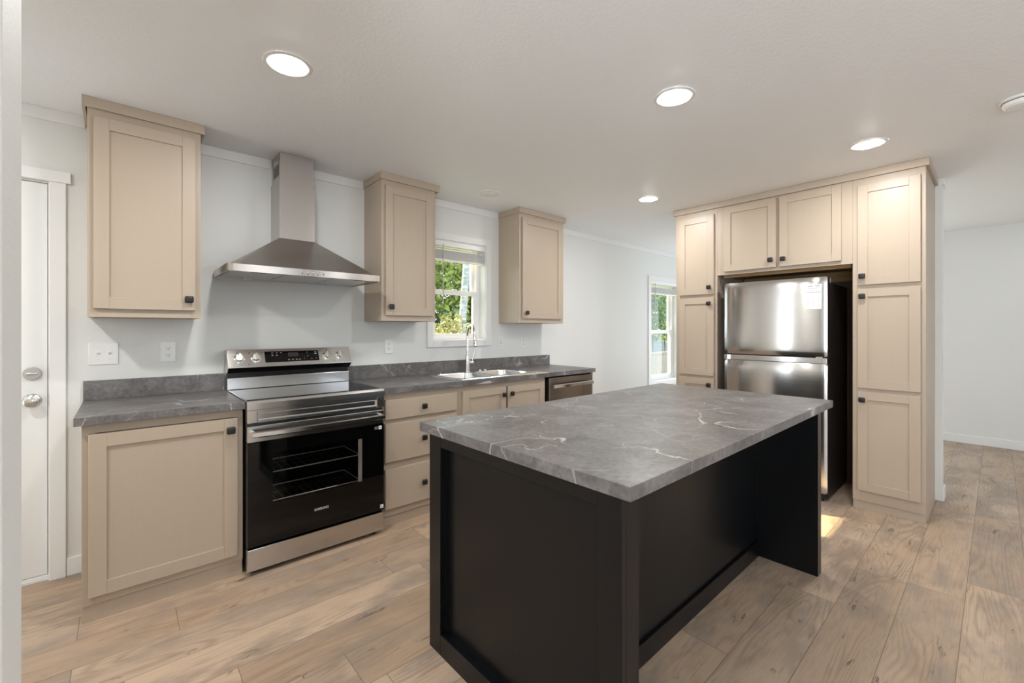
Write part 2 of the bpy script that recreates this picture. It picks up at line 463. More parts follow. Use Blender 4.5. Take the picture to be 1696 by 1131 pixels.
# ---- windows
def window(name, op, rail_z0, rail_z1, brail, casing):
    x0, x1, z0, z1 = op
    r = sempty(name, ((x0+x1)/2, YW, z0))
    c = casing; m = MB(); y0, y1 = YW-0.015, YW
    m.box(x0-c, x0, y0, y1, z0-c, z1+c, 0.0015); m.box(x1, x1+c, y0, y1, z0-c, z1+c, 0.0015)
    m.box(x0, x1, y0, y1, z1, z1+c, 0.0015); m.box(x0, x1, y0, y1, z0-c, z0, 0.0015)
    m.build('casing', M_TRIM, r)
    m = MB(); t = 0.006
    m.box(x0, x0+t, YW-0.002, YW+0.10, z0, z1); m.box(x1-t, x1, YW-0.002, YW+0.10, z0, z1)
    m.box(x0+t, x1-t, YW-0.002, YW+0.10, z0, z0+t); m.box(x0+t, x1-t, YW-0.002, YW+0.10, z1-t, z1)
    m.build('jamb_liner', M_TRIM, r)
    f = 0.040; ya, yb = YW+0.086, YW+0.158
    m = MB()
    m.box(x0+t, x0+t+f, ya, yb, z0+t, z1-t, 0.003); m.box(x1-t-f, x1-t, ya, yb, z0+t, z1-t, 0.003)
    m.box(x0+t+f, x1-t-f, ya, yb, z0+t, z0+t+0.028, 0.003); m.box(x0+t+f, x1-t-f, ya, yb, z1-t-f, z1-t, 0.003)
    m.build('window_frame', M_VINYL, r)
    a0, a1 = x0+t+f, x1-t-f; st = 0.034
    def sash(nm, yy, zz0, zz1, top, bot):
        m = MB()
        m.box(a0, a0+st, yy, yy+0.03, zz0, zz1, 0.002); m.box(a1-st, a1, yy, yy+0.03, zz0, zz1, 0.002)
        m.box(a0+st, a1-st, yy, yy+0.03, zz0, zz0+bot, 0.002); m.box(a0+st, a1-st, yy, yy+0.03, zz1-top, zz1, 0.002)
        s = m.build(nm, M_VINYL, r)
        MB().box(a0+st-0.004, a1-st+0.004, yy+0.012, yy+0.016, zz0+bot-0.004, zz1-top+0.004).build('pane', M_PANE, s)
        return s
    lo = sash('lower_sash', YW+0.092, z0+t+0.028, rail_z1, rail_z1-rail_z0, brail)
    sash('upper_sash', YW+0.125, rail_z0+0.004, z1-t-f, 0.032, rail_z1-rail_z0-0.006)
    MB().box((x0+x1)/2-0.025, (x0+x1)/2+0.025, YW+0.086, YW+0.10, rail_z1, rail_z1+0.010, 0.003).build('sash_lock', M_VINYL, lo)
    return r
window('window_1', W1, 1.612, 1.655, 0.024, 0.058)
window('window_2', W2, 1.232, 1.285, 0.040, 0.062)

# ------------------------------------------------------------------ cabinet parts
def knob(parent, face, a, z, out):
    """out = where the door face sits, measured outwards from face"""
    ax, base = face
    m = MB()
    p0, p1 = ((a, base-out, z), (a, base-out-0.016, z)) if ax == 'Y' else ((base-out, a, z), (base-out-0.016, a, z))
    m.cyl(p0, p1, 0.0075, 0.009, 16)
    m.fbox(face, a-0.0195, a+0.0195, z-0.0185, z+0.0185, out+0.011, out+0.029, 0.008, 4)
    return m.build('knob', M_KNOB, parent, True)
def shaker(parent, face, a0, a1, z0, z1, out, kn=None, fw=0.056, t=0.019):
    m = MB(); o0, o1 = out-t, out
    e = 0.0012
    m.fbox(face, a0, a0+fw, z0, z1, o0, o1, e, 1); m.fbox(face, a1-fw, a1, z0, z1, o0, o1, e, 1)
    m.fbox(face, a0+fw, a1-fw, z0, z0+fw, o0, o1, e*0.5, 1); m.fbox(face, a0+fw, a1-fw, z1-fw, z1, o0, o1, e*0.5, 1)
    m.fbox(face, a0+fw-0.004, a1-fw+0.004, z0+fw-0.004, z1-fw+0.004, o0+0.002, o1-0.009)
    d = m.build('door', M_CAB, parent)
    if kn: knob(d, face, kn[0], kn[1], out)
    return d
def slab(parent, face, a0, a1, z0, z1, out, kn):
    m = MB()
    m.fbox(face, a0, a1, z0, z1, out-0.019, out-0.004, 0.001, 1)
    # bevelled front edge
    ax, base = face
    m.fbox(face, a0, a1, z0, z1, out-0.006, out, 0.0045, 2)
    d = m.build('drawer', M_CAB, parent)
    knob(d, face, kn[0], kn[1], out)
    return d

# ---- base cabinets on the back wall (face frame plane y = 2.668)
FY = ('Y', 2.668)
YB = YW-0.002
def base_cabinet(x0, x1, label, stiles, rails, toe=0.078):
    t = thing('base_cabinet', ((x0+x1)/2, 2.96, 0), label, 'cabinet')
    m = MB()
    m.box(x0, x0+0.016, 2.687, YB, 0, 0.8765); m.box(x1-0.016, x1, 2.687, YB, 0, 0.8765)
    m.box(x0+0.016, x1-0.016, YB-0.01, YB, 0.0, 0.8765); m.box(x0+0.016, x1-0.016, 2.687, YB-0.01, 0.09, 0.106)
    m.build('body', M_CAB, t)
    m = MB()
    for a, b_ in stiles: m.fbox(FY, a, b_, toe, 0.8765, -0.019, 0, 0.0006, 1)
    for (a, b_), z0, z1 in rails: m.fbox(FY, a, b_, z0, z1, -0.019, 0, 0.0006, 1)
    m.build('face_frame', M_CAB, t)
    m = MB(); m.fbox(FY, x0+0.0005, x1-0.0005, 0.0, toe, -0.019, -0.010, 0.0006, 1)
    m.build('toe_kick', M_CAB, t)
    return t
t = base_cabinet(-0.136, 0.472, 'single-door beige base cabinet between the back door and the range', [(-0.136, -0.092), (0.428, 0.472)], [((-0.092, 0.428), 0.835, 0.8765), ((-0.092, 0.428), 0.078, 0.122)])
shaker(t, FY, -0.1145, 0.4465, 0.116, 0.833, 0.020, (0.414, 0.774), 0.060)
t = base_cabinet(1.2555, 1.8560, 'beige three-drawer base cabinet right of the range', [(1.2555, 1.292), (1.806, 1.856)], [((1.292, 1.806), z0, z1) for z0, z1 in ((0.835, 0.8765), (0.672, 0.712), (0.376, 0.430), (0.067, 0.124))], 0.067)
for z0, z1, kz in ((0.703, 0.836, 0.767), (0.424, 0.678, 0.551), (0.116, 0.380, 0.244)):
    slab(t, FY, 1.268, 1.830, z0, z1, 0.020, (1.548, kz))
t = base_cabinet(1.8570, 2.7760, 'two-door beige sink base cabinet partly hidden behind the island', [(1.857, 1.895), (2.738, 2.776)], [((1.895, 2.738), 0.830, 0.8765), ((1.895, 2.738), 0.067, 0.124)], 0.067)
shaker(t, FY, 1.884, 2.308, 0.116, 0.834, 0.020, (2.275, 0.772))
shaker(t, FY, 2.326, 2.750, 0.116, 0.834, 0.020, (2.359, 0.773))
o = MB().box(3.4185, 3.4445, 2.655, YB, 0, 0.8765, 0.001).build('end_panel', M_CAB)
props(o, 'narrow beige end panel closing the run right of the dishwasher', 'cabinet panel')

# ---- counters
def counter(name, x0, x1, holes, label):
    t = thing(name, ((x0+x1)/2, 2.95, 0.877), label, 'countertop')
    m = MB(); y0, y1, z0, z1 = 2.631, YW-0.001, 0.8775, 0.914
    if holes:
        hx0, hx1, hy0, hy1 = holes
        m.box(x0, hx0, y0, y1, z0, z1); m.box(hx1, x1, y0, y1, z0, z1)
        m.box(hx0, hx1, y0, hy0, z0, z1); m.box(hx0, hx1, hy1, y1, z0, z1)
    else: m.box(x0, x1, y0, y1, z0, z1, 0.0015)
    m.build('worktop', M_TOP, t)
    MB().box(x0, x1-(0.006 if not holes else 0), YW-0.020, YW-0.001, 0.9142, 1.0185, 0.0012).build('backsplash', M_TOP, t)
counter('countertop', -0.159, 0.4775, None, 'short dark stone-look worktop with low backsplash between door and range')
counter('countertop', 1.2545, 3.453, (1.895, 2.675, 2.715, 3.205), 'long dark stone-look worktop holding the sink')

# ---- sink
def rrect(x0, x1, y0, y1, r, n=6):
    out = []
    for cx, cy, a in ((x1-r, y1-r, 0), (x0+r, y1-r, 90), (x0+r, y0+r, 180), (x1-r, y0+r, 270)):
        for i in range(n+1):
            th = R(a + 90*i/n); out.append((cx+r*math.cos(th), cy+r*math.sin(th)))
    return out
sk = thing('sink', (2.285, 2.96, 0.914), 'double-bowl stainless steel drop-in sink under the window', 'sink')
SX = [(1.912, 2.266), (2.304, 2.658)]
m = MB(); bm = m.bm; loops = []
zt = 0.9185
for pts in [rrect(1.868, 2.702, 2.683, 3.236, 0.03)] + [rrect(a, b_, 2.742, 3.100, 0.06) for a, b_ in SX]:
    vs = [bm.verts.new((p[0], p[1], zt)) for p in pts]
    loops += [bm.edges.new((vs[i], vs[(i+1) % len(vs)])) for i in range(len(vs))]
    if len(loops) == len(vs):
        lo = [bm.verts.new((p[0]+(0.003 if p[0] > 2.285 else -0.003), p[1]+(0.003 if p[1] > 2.95 else -0.003), 0.9143)) for p in pts]
        for i in range(len(vs)): bm.faces.new((vs[i], vs[(i+1) % len(vs)], lo[(i+1) % len(vs)], lo[i]))
bmesh.ops.triangle_fill(bm, edges=loops, use_beauty=True)
m.build('rim', M_SINK, sk)
for a, b_ in SX:
    m = MB(); bm = m.bm; rings = []
    for z, ins, r in ((zt, 0, 0.06), (zt-0.004, 0.003, 0.06), (zt-0.15, 0.012, 0.06), (zt-0.178, 0.022, 0.05), (zt-0.185, 0.05, 0.04)):
        rings.append([bm.verts.new((p[0], p[1], z)) for p in rrect(a+ins, b_-ins, 2.742+ins, 3.100-ins, r)])
    for A, B in zip(rings, rings[1:]):
        for i in range(len(A)): bm.faces.new((A[i], A[(i+1) % len(A)], B[(i+1) % len(A)], B[i]))
    bm.faces.new(rings[-1])
    bs = m.build('bowl', M_SINK, sk, True)
    MB().lathe(((a+b_)/2, 2.94, zt-0.185), (0, 0, 1), [(0.045, 0.0005), (0.042, 0.004), (0.03, 0.002), (0.0, 0.001)], 24).build('drain', M_NICKEL, bs, True)
for x in (2.44, 2.50):
    MB().lathe((x, 3.17, zt), (0, 0, 1), [(0.016, 0), (0.016, 0.004), (0.011, 0.010), (0, 0.011)], 20).build('hole_cover', M_SINK, sk, True)

# ---- faucet
fx, fy = 2.306, 3.18
fc = thing('faucet', (fx, fy, 0.9187), 'brushed nickel gooseneck pull-down faucet standing behind the sink bowls', 'faucet')
MB().lathe((fx, fy, 0.919), (0, 0, 1), [(0, 0), (0.026, 0), (0.026, 0.005), (0.020, 0.010), (0.019, 0.125), (0.0185, 0.142), (0.014, 0.143), (0, 0.143)], 28).build('body', M_NICKEL, fc, True)
dv = Vector((-0.32, -0.95, 0)).normalized(); rad = 0.102; zc = 1.345-rad-0.012
pts = [Vector((fx, fy, 1.055+0.02*i)) for i in range(9)]
pts += [Vector((fx, fy, zc)) + dv*(rad-rad*math.cos(R(a))) + Vector((0, 0, rad*math.sin(R(a)))) for a in range(0, 176, 8)]
end = pts[-1]
MB().tube(pts, 0.0118, 16).build('spout', M_NICKEL, fc, True)
tdir = (pts[-1]-pts[-2]).normalized()
sp = MB().tube([end, end+tdir*0.012, end+tdir*0.08, end+tdir*0.108], [0.0122, 0.0145, 0.0150, 0.0165], 20).build('spray_head', M_NICKEL, fc, True)
side = Vector((-0.95, -0.10, 0)).normalized()
for k in (0.055, 0.078):
    c = end+tdir*k
    q = Vector((-0.75, -0.66, 0))
    MB().lathe(c+q*0.0135, q, [(0.0055, 0), (0.0055, 0.003), (0, 0.0035)], 14).build('spray_button', M_RUBBER, sp, True)
MB().cyl((fx+0.015, fy, 0.995), (fx+0.062, fy, 0.995), 0.0165, 0.0165, 24).build('valve', M_NICKEL, fc, True)
MB().tube([(fx+0.053, fy, 1.008), (fx+0.062, fy, 1.045), (fx+0.078, fy-0.004, 1.092)], [0.006, 0.0055, 0.0045], 12).build('lever', M_NICKEL, fc, True)

# ------------------------------------------------------------------ range
rg = thing('range', (0.856, 2.93, 0), 'freestanding stainless electric range with black glass oven door', 'range')
RX0, RX1 = 0.4795, 1.2335
m = MB(); yb = YW-0.010      # a shell around the oven cavity
m.box(RX0, 0.560, 2.640, yb, 0.03, 0.900); m.box(1.150, RX1, 2.640, yb, 0.03, 0.900)
m.box(0.560, 1.150, 2.640, yb, 0.03, 0.300); m.box(0.560, 1.150, 2.640, yb, 0.680, 0.900)
m.box(0.560, 1.150, 3.06, yb, 0.300, 0.680)
m.build('body', M_BENAMEL, rg)
for x in (RX0+0.05, RX1-0.05):
    for y in (2.66, 3.18): MB().cyl((x, y, 0.0), (x, y, 0.03), 0.022, 0.018, 16).build('foot', M_RUBBER, rg)
MB().box(RX0+0.006, RX1-0.006, 2.618, 3.19, 0.9005, 0.9175, 0.002).build('glass_cooktop', M_BGLASS, rg)
m = MB()
m.prism([(2.592, 0.873), (2.592, 0.906), (2.600, 0.9185), (2.622, 0.9185), (2.622, 0.873)], 'x', RX0-0.001, RX1+0.001)
m.box(RX0-0.001, RX0+0.006, 2.622, 3.19, 0.873, 0.9185); m.box(RX1-0.006, RX1+0.001, 2.622, 3.19, 0.873, 0.9185)
m.build('cooktop_trim', M_STEEL, rg)
# vent panel with a long shallow recess
m = MB(); zz0, zz1, ga, gb, gz0, gz1 = 0.803, 0.8715, 0.527, 1.186, 0.814, 0.853
m.box(RX0, ga, 2.596, 2.640, zz0, zz1, 0.002); m.box(gb, RX1, 2.596, 2.640, zz0, zz1, 0.002)
m.box(ga, gb, 2.596, 2.640, zz0, gz0, 0.001); m.box(ga, gb, 2.596, 2.640, gz1, zz1, 0.001)
m.box(ga, gb, 2.606, 2.640, gz0, gz1)
vp = m.build('vent_panel', M_STEEL, rg)
m = MB(); 
for (a, b_, c, d) in ((ga+0.002, gb-0.002, gz0+0.001, gz0+0.004), (ga+0.002, gb-0.002, gz1-0.004, gz1-0.001), (ga+0.002, ga+0.005, gz0+0.001, gz1-0.001), (gb-0.005, gb-0.002, gz0+0.001, gz1-0.001)):
    m.box(a, b_, 2.594, 2.607, c, d, 0.001)
m.build('recess_rim', M_NICKEL, vp)
# oven door: steel band, glass with window, cavity liner shown through it
od = MB().box(RX0+0.001, RX1-0.001, 2.600, 2.638, 0.700, 0.786, 0.003).build('oven_door', M_STEEL, rg)
wx0, wx1, wz0, wz1 = 0.600, 1.098, 0.362, 0.632
m = MB(); gy0, gy1 = 2.598, 2.606
m.box(RX0+0.001, wx0, gy0, gy1, 0.156, 0.700); m.box(wx1, RX1-0.001, gy0, gy1, 0.156, 0.700)
m.box(wx0, wx1, gy0, gy1, 0.156, wz0); m.box(wx0, wx1, gy0, gy1, wz1, 0.700)
m.build('door_glass', M_BGLASS, od)
MB().box(wx0, wx1, gy0, gy1-0.002, wz0, wz1).build('oven_window', M_OVENPANE, od)
m = MB()
m.box(RX0+0.001, 0.560, 2.608, 2.638, 0.150, 0.699); m.box(1.150, RX1-0.001, 2.608, 2.638, 0.150, 0.699)
m.box(0.560, 1.150, 2.608, 2.638, 0.150, 0.300); m.box(0.560, 1.150, 2.608, 2.638, 0.680, 0.699)
m.build('door_core', M_BENAMEL, od)
MB().box(1.072, 1.096, 2.607, 2.613, wz0, wz1-0.010, 0.001).build('inner_edge_strip', M_CHROME, od)

for z in (0.486, 0.322):
    m = MB()
    for y in (2.745, 3.02): m.cyl((0.566, y, z), (1.144, y, z), 0.0035, n=10)
    for x in (0.570, 1.140): m.cyl((x, 2.745, z), (x, 3.02, z), 0.003, n=10)
    rk = m.build('oven_rack', M_CHROME, rg)
    m = MB()
    for i in range(1, 14): m.cyl((0.566+0.0413*i, 2.742, z+0.004), (0.566+0.0413*i, 3.02, z+0.004), 0.0014, n=6)
    for y in (2.84, 2.93): m.cyl((0.57, y, z), (1.14, y, z), 0.0014, n=6)
    m.build('rack_wires', M_WIRE, rk)
# bowed flat handle
m = MB(); n = 24; prof = [(2.552, 0.738), (2.546, 0.742), (2.546, 0.762), (2.552, 0.766), (2.562, 0.766), (2.562, 0.738)]
pts = []
for i in range(n+1):
    u = i/n*2-1; pts.append((0.494+0.724*i/n, -0.016*(1-u*u), -0.002))
m.ribbon(pts, prof)
hd = m.build('handle', M_STEEL, od, True)
for x in (0.503, 1.209): MB().box(x-0.009, x+0.009, 2.556, 2.601, 0.740, 0.762, 0.003).build('handle_bracket', M_STEEL, hd)
m = MB(); m.box(0.531, 1.18, 2.597, 2.602, 0.7225, 0.7245); m.build('band_line', M_BENAMEL, od)
for x0, x1, z0, z1 in ((1.198, 1.218, 0.666, 0.688), (1.209, 1.229, 0.166, 0.188)):
    st = MB().box(x0, x1, 2.5968, 2.598, z0, z1).build('sticker', M_PAPER, od)
    MB().box(x0+0.004, x1-0.006, 2.5965, 2.5969, z0+0.009, z1-0.008).build('print', M_ICON, st)
m = MB()
for z in (0.683, 0.673):
    m.box(1.171, 1.194, 2.5976, 2.5981, z-0.003, z)
m.build('fine_print', M_SILVER, od)
def text(s, size, face, a, z, mat, parent, name, width=1.0, depth=0.0006, out=0.0, align='LEFT'):
    cu = bpy.data.curves.new(name, 'FONT'); cu.body = s; cu.size = size; cu.extrude = depth; cu.align_x = align; cu.offset = size*0.014
    tmp = bpy.data.objects.new(name, cu); COL.objects.link(tmp)
    dg = bpy.context.evaluated_depsgraph_get()
    me = bpy.data.meshes.new_from_object(tmp.evaluated_get(dg))
    bpy.data.objects.remove(tmp, do_unlink=True)
    ax, base = face
    for v in me.vertices:
        x, y, zz = v.co
        v.co = (x*width, -zz, y) if ax == 'Y' else (-zz, -x*width, y)
    me.name = name; me.materials.clear(); me.materials.append(mat)
    o = bpy.data.objects.new(name, me); COL.objects.link(o)
    c = Vector((a, base-out, z)) if ax == 'Y' else Vector((base-out, a, z))
    W[o] = c; o.parent = parent; o.location = c-W[parent]
    return o
text('SAMSUNG', 0.0195, ('Y', 2.598), 0.812, 0.258, M_SILVER, od, 'brand_lettering', 0.90, out=0.0004)
# storage drawer
dw = MB().box(RX0+0.001, RX1-0.001, 2.600, 2.638, 0.026, 0.141, 0.004).build('storage_drawer', M_STEEL, rg)
# backguard
m = MB()
m.prism([(3.253, 1.1665), (3.190, 1.1665), (3.186, 1.1645), (3.134, 1.0615), (3.134, 1.0560), (3.172, 1.023), (3.253, 1.023)], 'x', RX0-0.002, RX1+0.002)
bg = m.build('backguard', M_STEEL, rg)
MB().box(RX0+0.004, RX1-0.004, 3.195, 3.253, 0.988, 1.0235).build('vent_slot', M_BENAMEL, bg)
MB().prism([(3.1337, 1.0555), (3.1337, 1.0545), (3.1715, 1.0215), (3.1725, 1.0225)], 'x', RX0-0.002, RX1+0.002).build('lip_reflection', M_BENAMEL, bg)  # dark strip over the steel bevel, standing in for its dark downward reflection
MB().box(RX0-0.001, RX1+0.001, 3.175, 3.253, 0.9186, 0.990, 0.002).build('rear_riser', M_STEEL, rg)
tilt = Vector((0, 3.186-3.134, 1.1645-1.0615)).normalized()     # up along the sloped face
nrm = Vector((0, -tilt.z, tilt.y))
def onface(x, s, out=0.0):
    return Vector((x, 3.134, 1.0615)) + tilt*s + nrm*out
def panel(x0, x1, s0, s1, out, th):
    m = MB(); vs = []
    for o_ in (out, out-th):
        vs.append([m.bm.verts.new(onface(x, s_, o_)) for x, s_ in ((x0, s0), (x1, s0), (x1, s1), (x0, s1))])
    A, B = vs; m.bm.faces.new(A); m.bm.faces.new(B[::-1])
    for i in range(4): m.bm.faces.new((A[i], B[i], B[(i+1) % 4], A[(i+1) % 4]))
    return m
dp = panel(0.683, 1.017, 0.022, 0.098, 0.0012, 0.002).build('control_display', M_BGLASS, bg)
panel(0.822, 0.886, 0.058, 0.088, 0.0016, 0.0008).build('clock_screen', M_SCREEN, dp)
m = MB()
def dash(x0, x1, s0, s1):
    for (a, b_, c, d) in ((x0, x1, s0, s1),):
        vs = [[m.bm.verts.new(onface(x, s_, o_)) for x, s_ in ((a, c), (b_, c), (b_, d), (a, d))] for o_ in (0.0018, 0.0011)]
        m.bm.faces.new(vs[0]); m.bm.faces.new(vs[1][::-1])
        for i in range(4): m.bm.faces.new((vs[0][i], vs[1][i], vs[1][(i+1) % 4], vs[0][(i+1) % 4]))
for x in (0.722, 0.748, 0.774): dash(x, x+0.012, 0.085, 0.089)
for x in (0.722, 0.748):
    dash(x, x+0.012, 0.070, 0.074); dash(x, x+0.010, 0.066, 0.068)
for x in (0.818, 0.842, 0.865, 0.884): dash(x, x+0.012, 0.036, 0.039); dash(x+0.002, x+0.010, 0.032, 0.0345)
dash(0.921, 0.924, 0.040, 0.045); dash(0.940, 0.948, 0.084, 0.087); dash(0.940, 0.948, 0.056, 0.059)
dash(0.962, 0.972, 0.036, 0.039); dash(0.996, 1.001, 0.036, 0.042); dash(0.988, 1.006, 0.085, 0.088); dash(0.990, 1.004, 0.070, 0.078)
m.build('touch_icons', M_ICON, dp)
m = MB()
for x, s_ in ((0.596, 0.092), (0.668, 0.092), (0.590, 0.014), (1.030, 0.094), (1.116, 0.014), (0.530, 0.094), (1.075, 0.094)):
    vs = [[m.bm.verts.new(onface(x+dx, s_+ds, o_)) for dx, ds in ((-0.003, -0.003), (0.003, -0.003), (0.003, 0.003), (-0.003, 0.003))] for o_ in (0.0006, -0.0004)]
    m.bm.faces.new(vs[0]); m.bm.faces.new(vs[1][::-1])
    for i in range(4): m.bm.faces.new((vs[0][i], vs[1][i], vs[1][(i+1) % 4], vs[0][(i+1) % 4]))
m.build('dial_marks', M_BENAMEL, bg)
for x in (0.540, 0.632, 1.073, 1.162):
    c = onface(x, 0.056)
    k = MB().lathe(c, nrm, [(0.0285, 0), (0.0285, 0.004), (0.0245, 0.006), (0.0235, 0.020), (0.021, 0.023), (0, 0.0235)], 32).build('knob', M_NICKEL, rg, True)
    m = MB(); bm = m.bm
    vs = []
    for o_ in (0.020, 0.034):
        ii = 0.001 if o_ > 0.03 else 0
        vs.append([bm.verts.new(onface(x, 0.056, o_) + Vector((dx, 0, 0)) + tilt*ds) for dx, ds in ((-0.0055+ii, -0.023+ii), (0.0055-ii, -0.023+ii), (0.0055-ii, 0.023-ii), (-0.0055+ii, 0.023-ii))])
    bm.faces.new(vs[0]); bm.faces.new(vs[1])
    for i in range(4): bm.faces.new((vs[0][i], vs[1][i], vs[1][(i+1) % 4], vs[0][(i+1) % 4]))
    m.build('knob_grip', M_NICKEL, k)

# ------------------------------------------------------------------ dishwasher
dwt = thing('dishwasher', (3.10, 2.96, 0), 'dark stainless built-in dishwasher at the far end of the long worktop', 'dishwasher')
MB().box(2.800, 3.4160, 2.680, YW-0.02, 0.02, 0.868).build('body', M_DARK, dwt)
d = MB().box(2.805, 3.410, 2.638, 2.679, 0.11, 0.862, 0.004).build('door', M_DWASH, dwt)
m = MB(); prof = [(2.604, 0.772), (2.598, 0.777), (2.598, 0.800), (2.604, 0.805), (2.613, 0.805), (2.613, 0.772)]
m.ribbon([(2.830+0.555*i/20, -0.014*(1-(i/10-1)**2), 0) for i in range(21)], prof)
h = m.build('handle', M_STEEL, d, True)
for x in (2.839, 3.376): MB().box(x-0.008, x+0.008, 2.606, 2.639, 0.776, 0.801, 0.002).build('handle_bracket', M_STEEL, h)
m = MB()
for a, b_, c, dd in ((2.820, 2.930, 0.828, 0.830), (2.820, 2.930, 0.810, 0.812), (2.820, 2.822, 0.810, 0.830), (2.928, 2.932, 0.808, 0.832)):
    m.box(a, b_, 2.6365, 2.639, c, dd)
m.build('badge_outline', M_STEEL, d)
MB().box(2.805, 3.410, 2.70, 2.72, 0.0, 0.10).build('toe_plate', M_RUBBER, dwt)

# ------------------------------------------------------------------ range hood
hx0, hx1, hyf, hz0, hz1 = 0.418, 1.299, 2.775, 1.616, 1.656
hd = thing('range_hood', (0.857, 3.02, hz0), 'stainless pyramid chimney hood on the wall over the range', 'range hood')
m = MB(); bm = m.bm
r0 = [(hx0+0.004, YW-0.001), (hx0, YW-0.02), (hx0, hyf+0.03), (hx0+0.008, hyf+0.010), (hx0+0.032, hyf), (hx1-0.032, hyf), (hx1-0.008, hyf+0.010), (hx1, hyf+0.03), (hx1, YW-0.02), (hx1-0.004, YW-0.001)]
A = [bm.verts.new((x, y, hz0)) for x, y in r0]; B = [bm.verts.new((x, y, hz1)) for x, y in r0]
def inset(x, y): return (x+(0.014 if x < 0.85 else -0.014), y+(0.016 if y < 3.2 else 0.0))
Cc = [bm.verts.new((*inset(x, y), hz1+0.001)) for x, y in r0]
cx0, cx1, cyf, cz = 0.741, 0.956, 3.048, 1.878
r1 = [(cx0, YW-0.001), (cx0, YW-0.02), (cx0, cyf+0.002), (cx0, cyf+0.001), (cx0+0.001, cyf), (cx1-0.001, cyf), (cx1, cyf+0.001), (cx1, cyf+0.002), (cx1, YW-0.02), (cx1, YW-0.001)]
D = [bm.verts.new((x, y, cz)) for x, y in r1]
n = len(A)
ai = [bm.verts.new((x+(0.014 if x < 0.85 else -0.014), y+(0.02 if y < 3.2 else -0.014), hz0)) for x, y in r0]
au = [bm.verts.new((x+(0.014 if x < 0.85 else -0.014), y+(0.02 if y < 3.2 else -0.014), hz0+0.012)) for x, y in r0]
for P, Q in ((A, B), (B, Cc), (Cc, D), (A, ai), (ai, au)):
    for i in range(n):
        j = (i+1) % n
        bm.faces.new((P[i], P[j], Q[j], Q[i]))
bm.faces.new(au)
cn = m.build('canopy', M_HOOD, hd, True)
for i in range(3):
    x0 = hx0+0.022+i*0.2810
    f = MB().box(x0, x0+0.275, hyf+0.03, YW-0.07, hz0+0.003, hz0+0.0115, 0.001).build('grease_filter', M_STEEL, hd)
    MB().box(x0+0.10, x0+0.175, hyf+0.035, hyf+0.052, hz0+0.001, hz0+0.003, 0.0008).build('filter_latch', M_RUBBER, f)
for x in (0.60, 1.12):
    MB().lathe((x, YW-0.045, hz0+0.012), (0, 0, -1), [(0.028, 0), (0.028, 0.010), (0.022, 0.012), (0, 0.012)], 24).build('hood_lamp', M_PLATE, hd, True)
MB().box(cx0, cx1, cyf, YW-0.001, cz-0.002, 2.256, 0.001).build('lower_chimney', M_HOOD, hd)
uc = MB().box(cx0+0.006, cx1-0.006, cyf+0.010, YW-0.001, 2.25, CEIL-0.001, 0.001).build('upper_chimney', M_HOOD, hd)
m = MB()
for i in range(6): m.box(cx0+0.0045, cx0+0.007, 3.085, 3.215, 2.290+i*0.013, 2.299+i*0.013)
m.build('vent_louvre', M_BENAMEL, uc)
for i in range(5):
    x = 0.800+i*0.0305
    b_ = MB().lathe((x, hyf, 1.639), (0, -1, 0), [(0.007, 0), (0.007, 0.004), (0.005, 0.006), (0, 0.0062)], 16).build('push_button', M_NICKEL, cn, True)
m = MB()
for i in range(5): m.box(0.7975+i*0.0305, 0.8025+i*0.0305, hyf-0.0006, hyf+0.001, 1.6235, 1.6275)
m.build('button_marks', M_BENAMEL, cn)

# ------------------------------------------------------------------ wall cabinets
UY = ('Y', 2.965)
def crown_run(m, face, a0, a1, o, wall, z0=2.381, z1=CEIL-0.001, lip=0.012):
    """flat crown board on the front and both sides of a cabinet top"""
    ax, base = face
    m.fbox(face, a0, a1, z0, z1, 0.001, o, 0.001, 1)
    if ax == 'Y':
        m.box(a0, a0+lip, base-0.001, wall, z0, z1); m.box(a1-lip, a1, base-0.001, wall, z0, z1)
def wall_cabinet(x0, x1, d0, d1, kn, c0, c1, label):
    t = thing('wall_cabinet', ((x0+x1)/2, YW-0.15, 1.356), label, 'cabinet')
    m = MB(); z0, z1 = 1.356, 2.425
    m.box(x0, x0+0.016, 2.984, YB, z0, z1); m.box(x1-0.016, x1, 2.984, YB, z0, z1)
    m.box(x0+0.016, x1-0.016, 2.984, YB-0.008, z0+0.016, z0+0.032); m.box(x0+0.016, x1-0.016, YB-0.008, YB, z0, z1)
    m.build('body', M_CAB, t)
    m = MB()
    m.fbox(UY, x0, x0+0.042, z0, z1, -0.019, 0, 0.0006, 1); m.fbox(UY, x1-0.042, x1, z0, z1, -0.019, 0, 0.0006, 1)
    m.fbox(UY, x0+0.042, x1-0.042, z0, z0+0.046, -0.019, 0, 0.0006, 1); m.fbox(UY, x0+0.042, x1-0.042, 2.30, z1, -0.019, 0, 0.0006, 1)
    m.build('face_frame', M_CAB, t)
    m = MB(); crown_run(m, UY, c0, c1, 0.0145, YB)
    m.build('crown_board', M_CAB, t)
    shaker(t, UY, d0, d1, 1.398, 2.343, 0.0195, kn, 0.058)
wall_cabinet(-0.1315, 0.3225, -0.109, 0.297, (0.267, 1.457), -0.150, 0.340, 'single-door beige wall cabinet nearest the back door, left of the hood')
wall_cabinet(1.388, 1.838, 1.414, 1.806, (1.452, 1.460), 1.377, 1.873, 'single-door beige wall cabinet between the hood and the sink window')
wall_cabinet(2.745, 3.354, 2.772, 3.319, (2.816, 1.451), 2.734, 3.379, 'single-door beige wall cabinet right of the sink window')

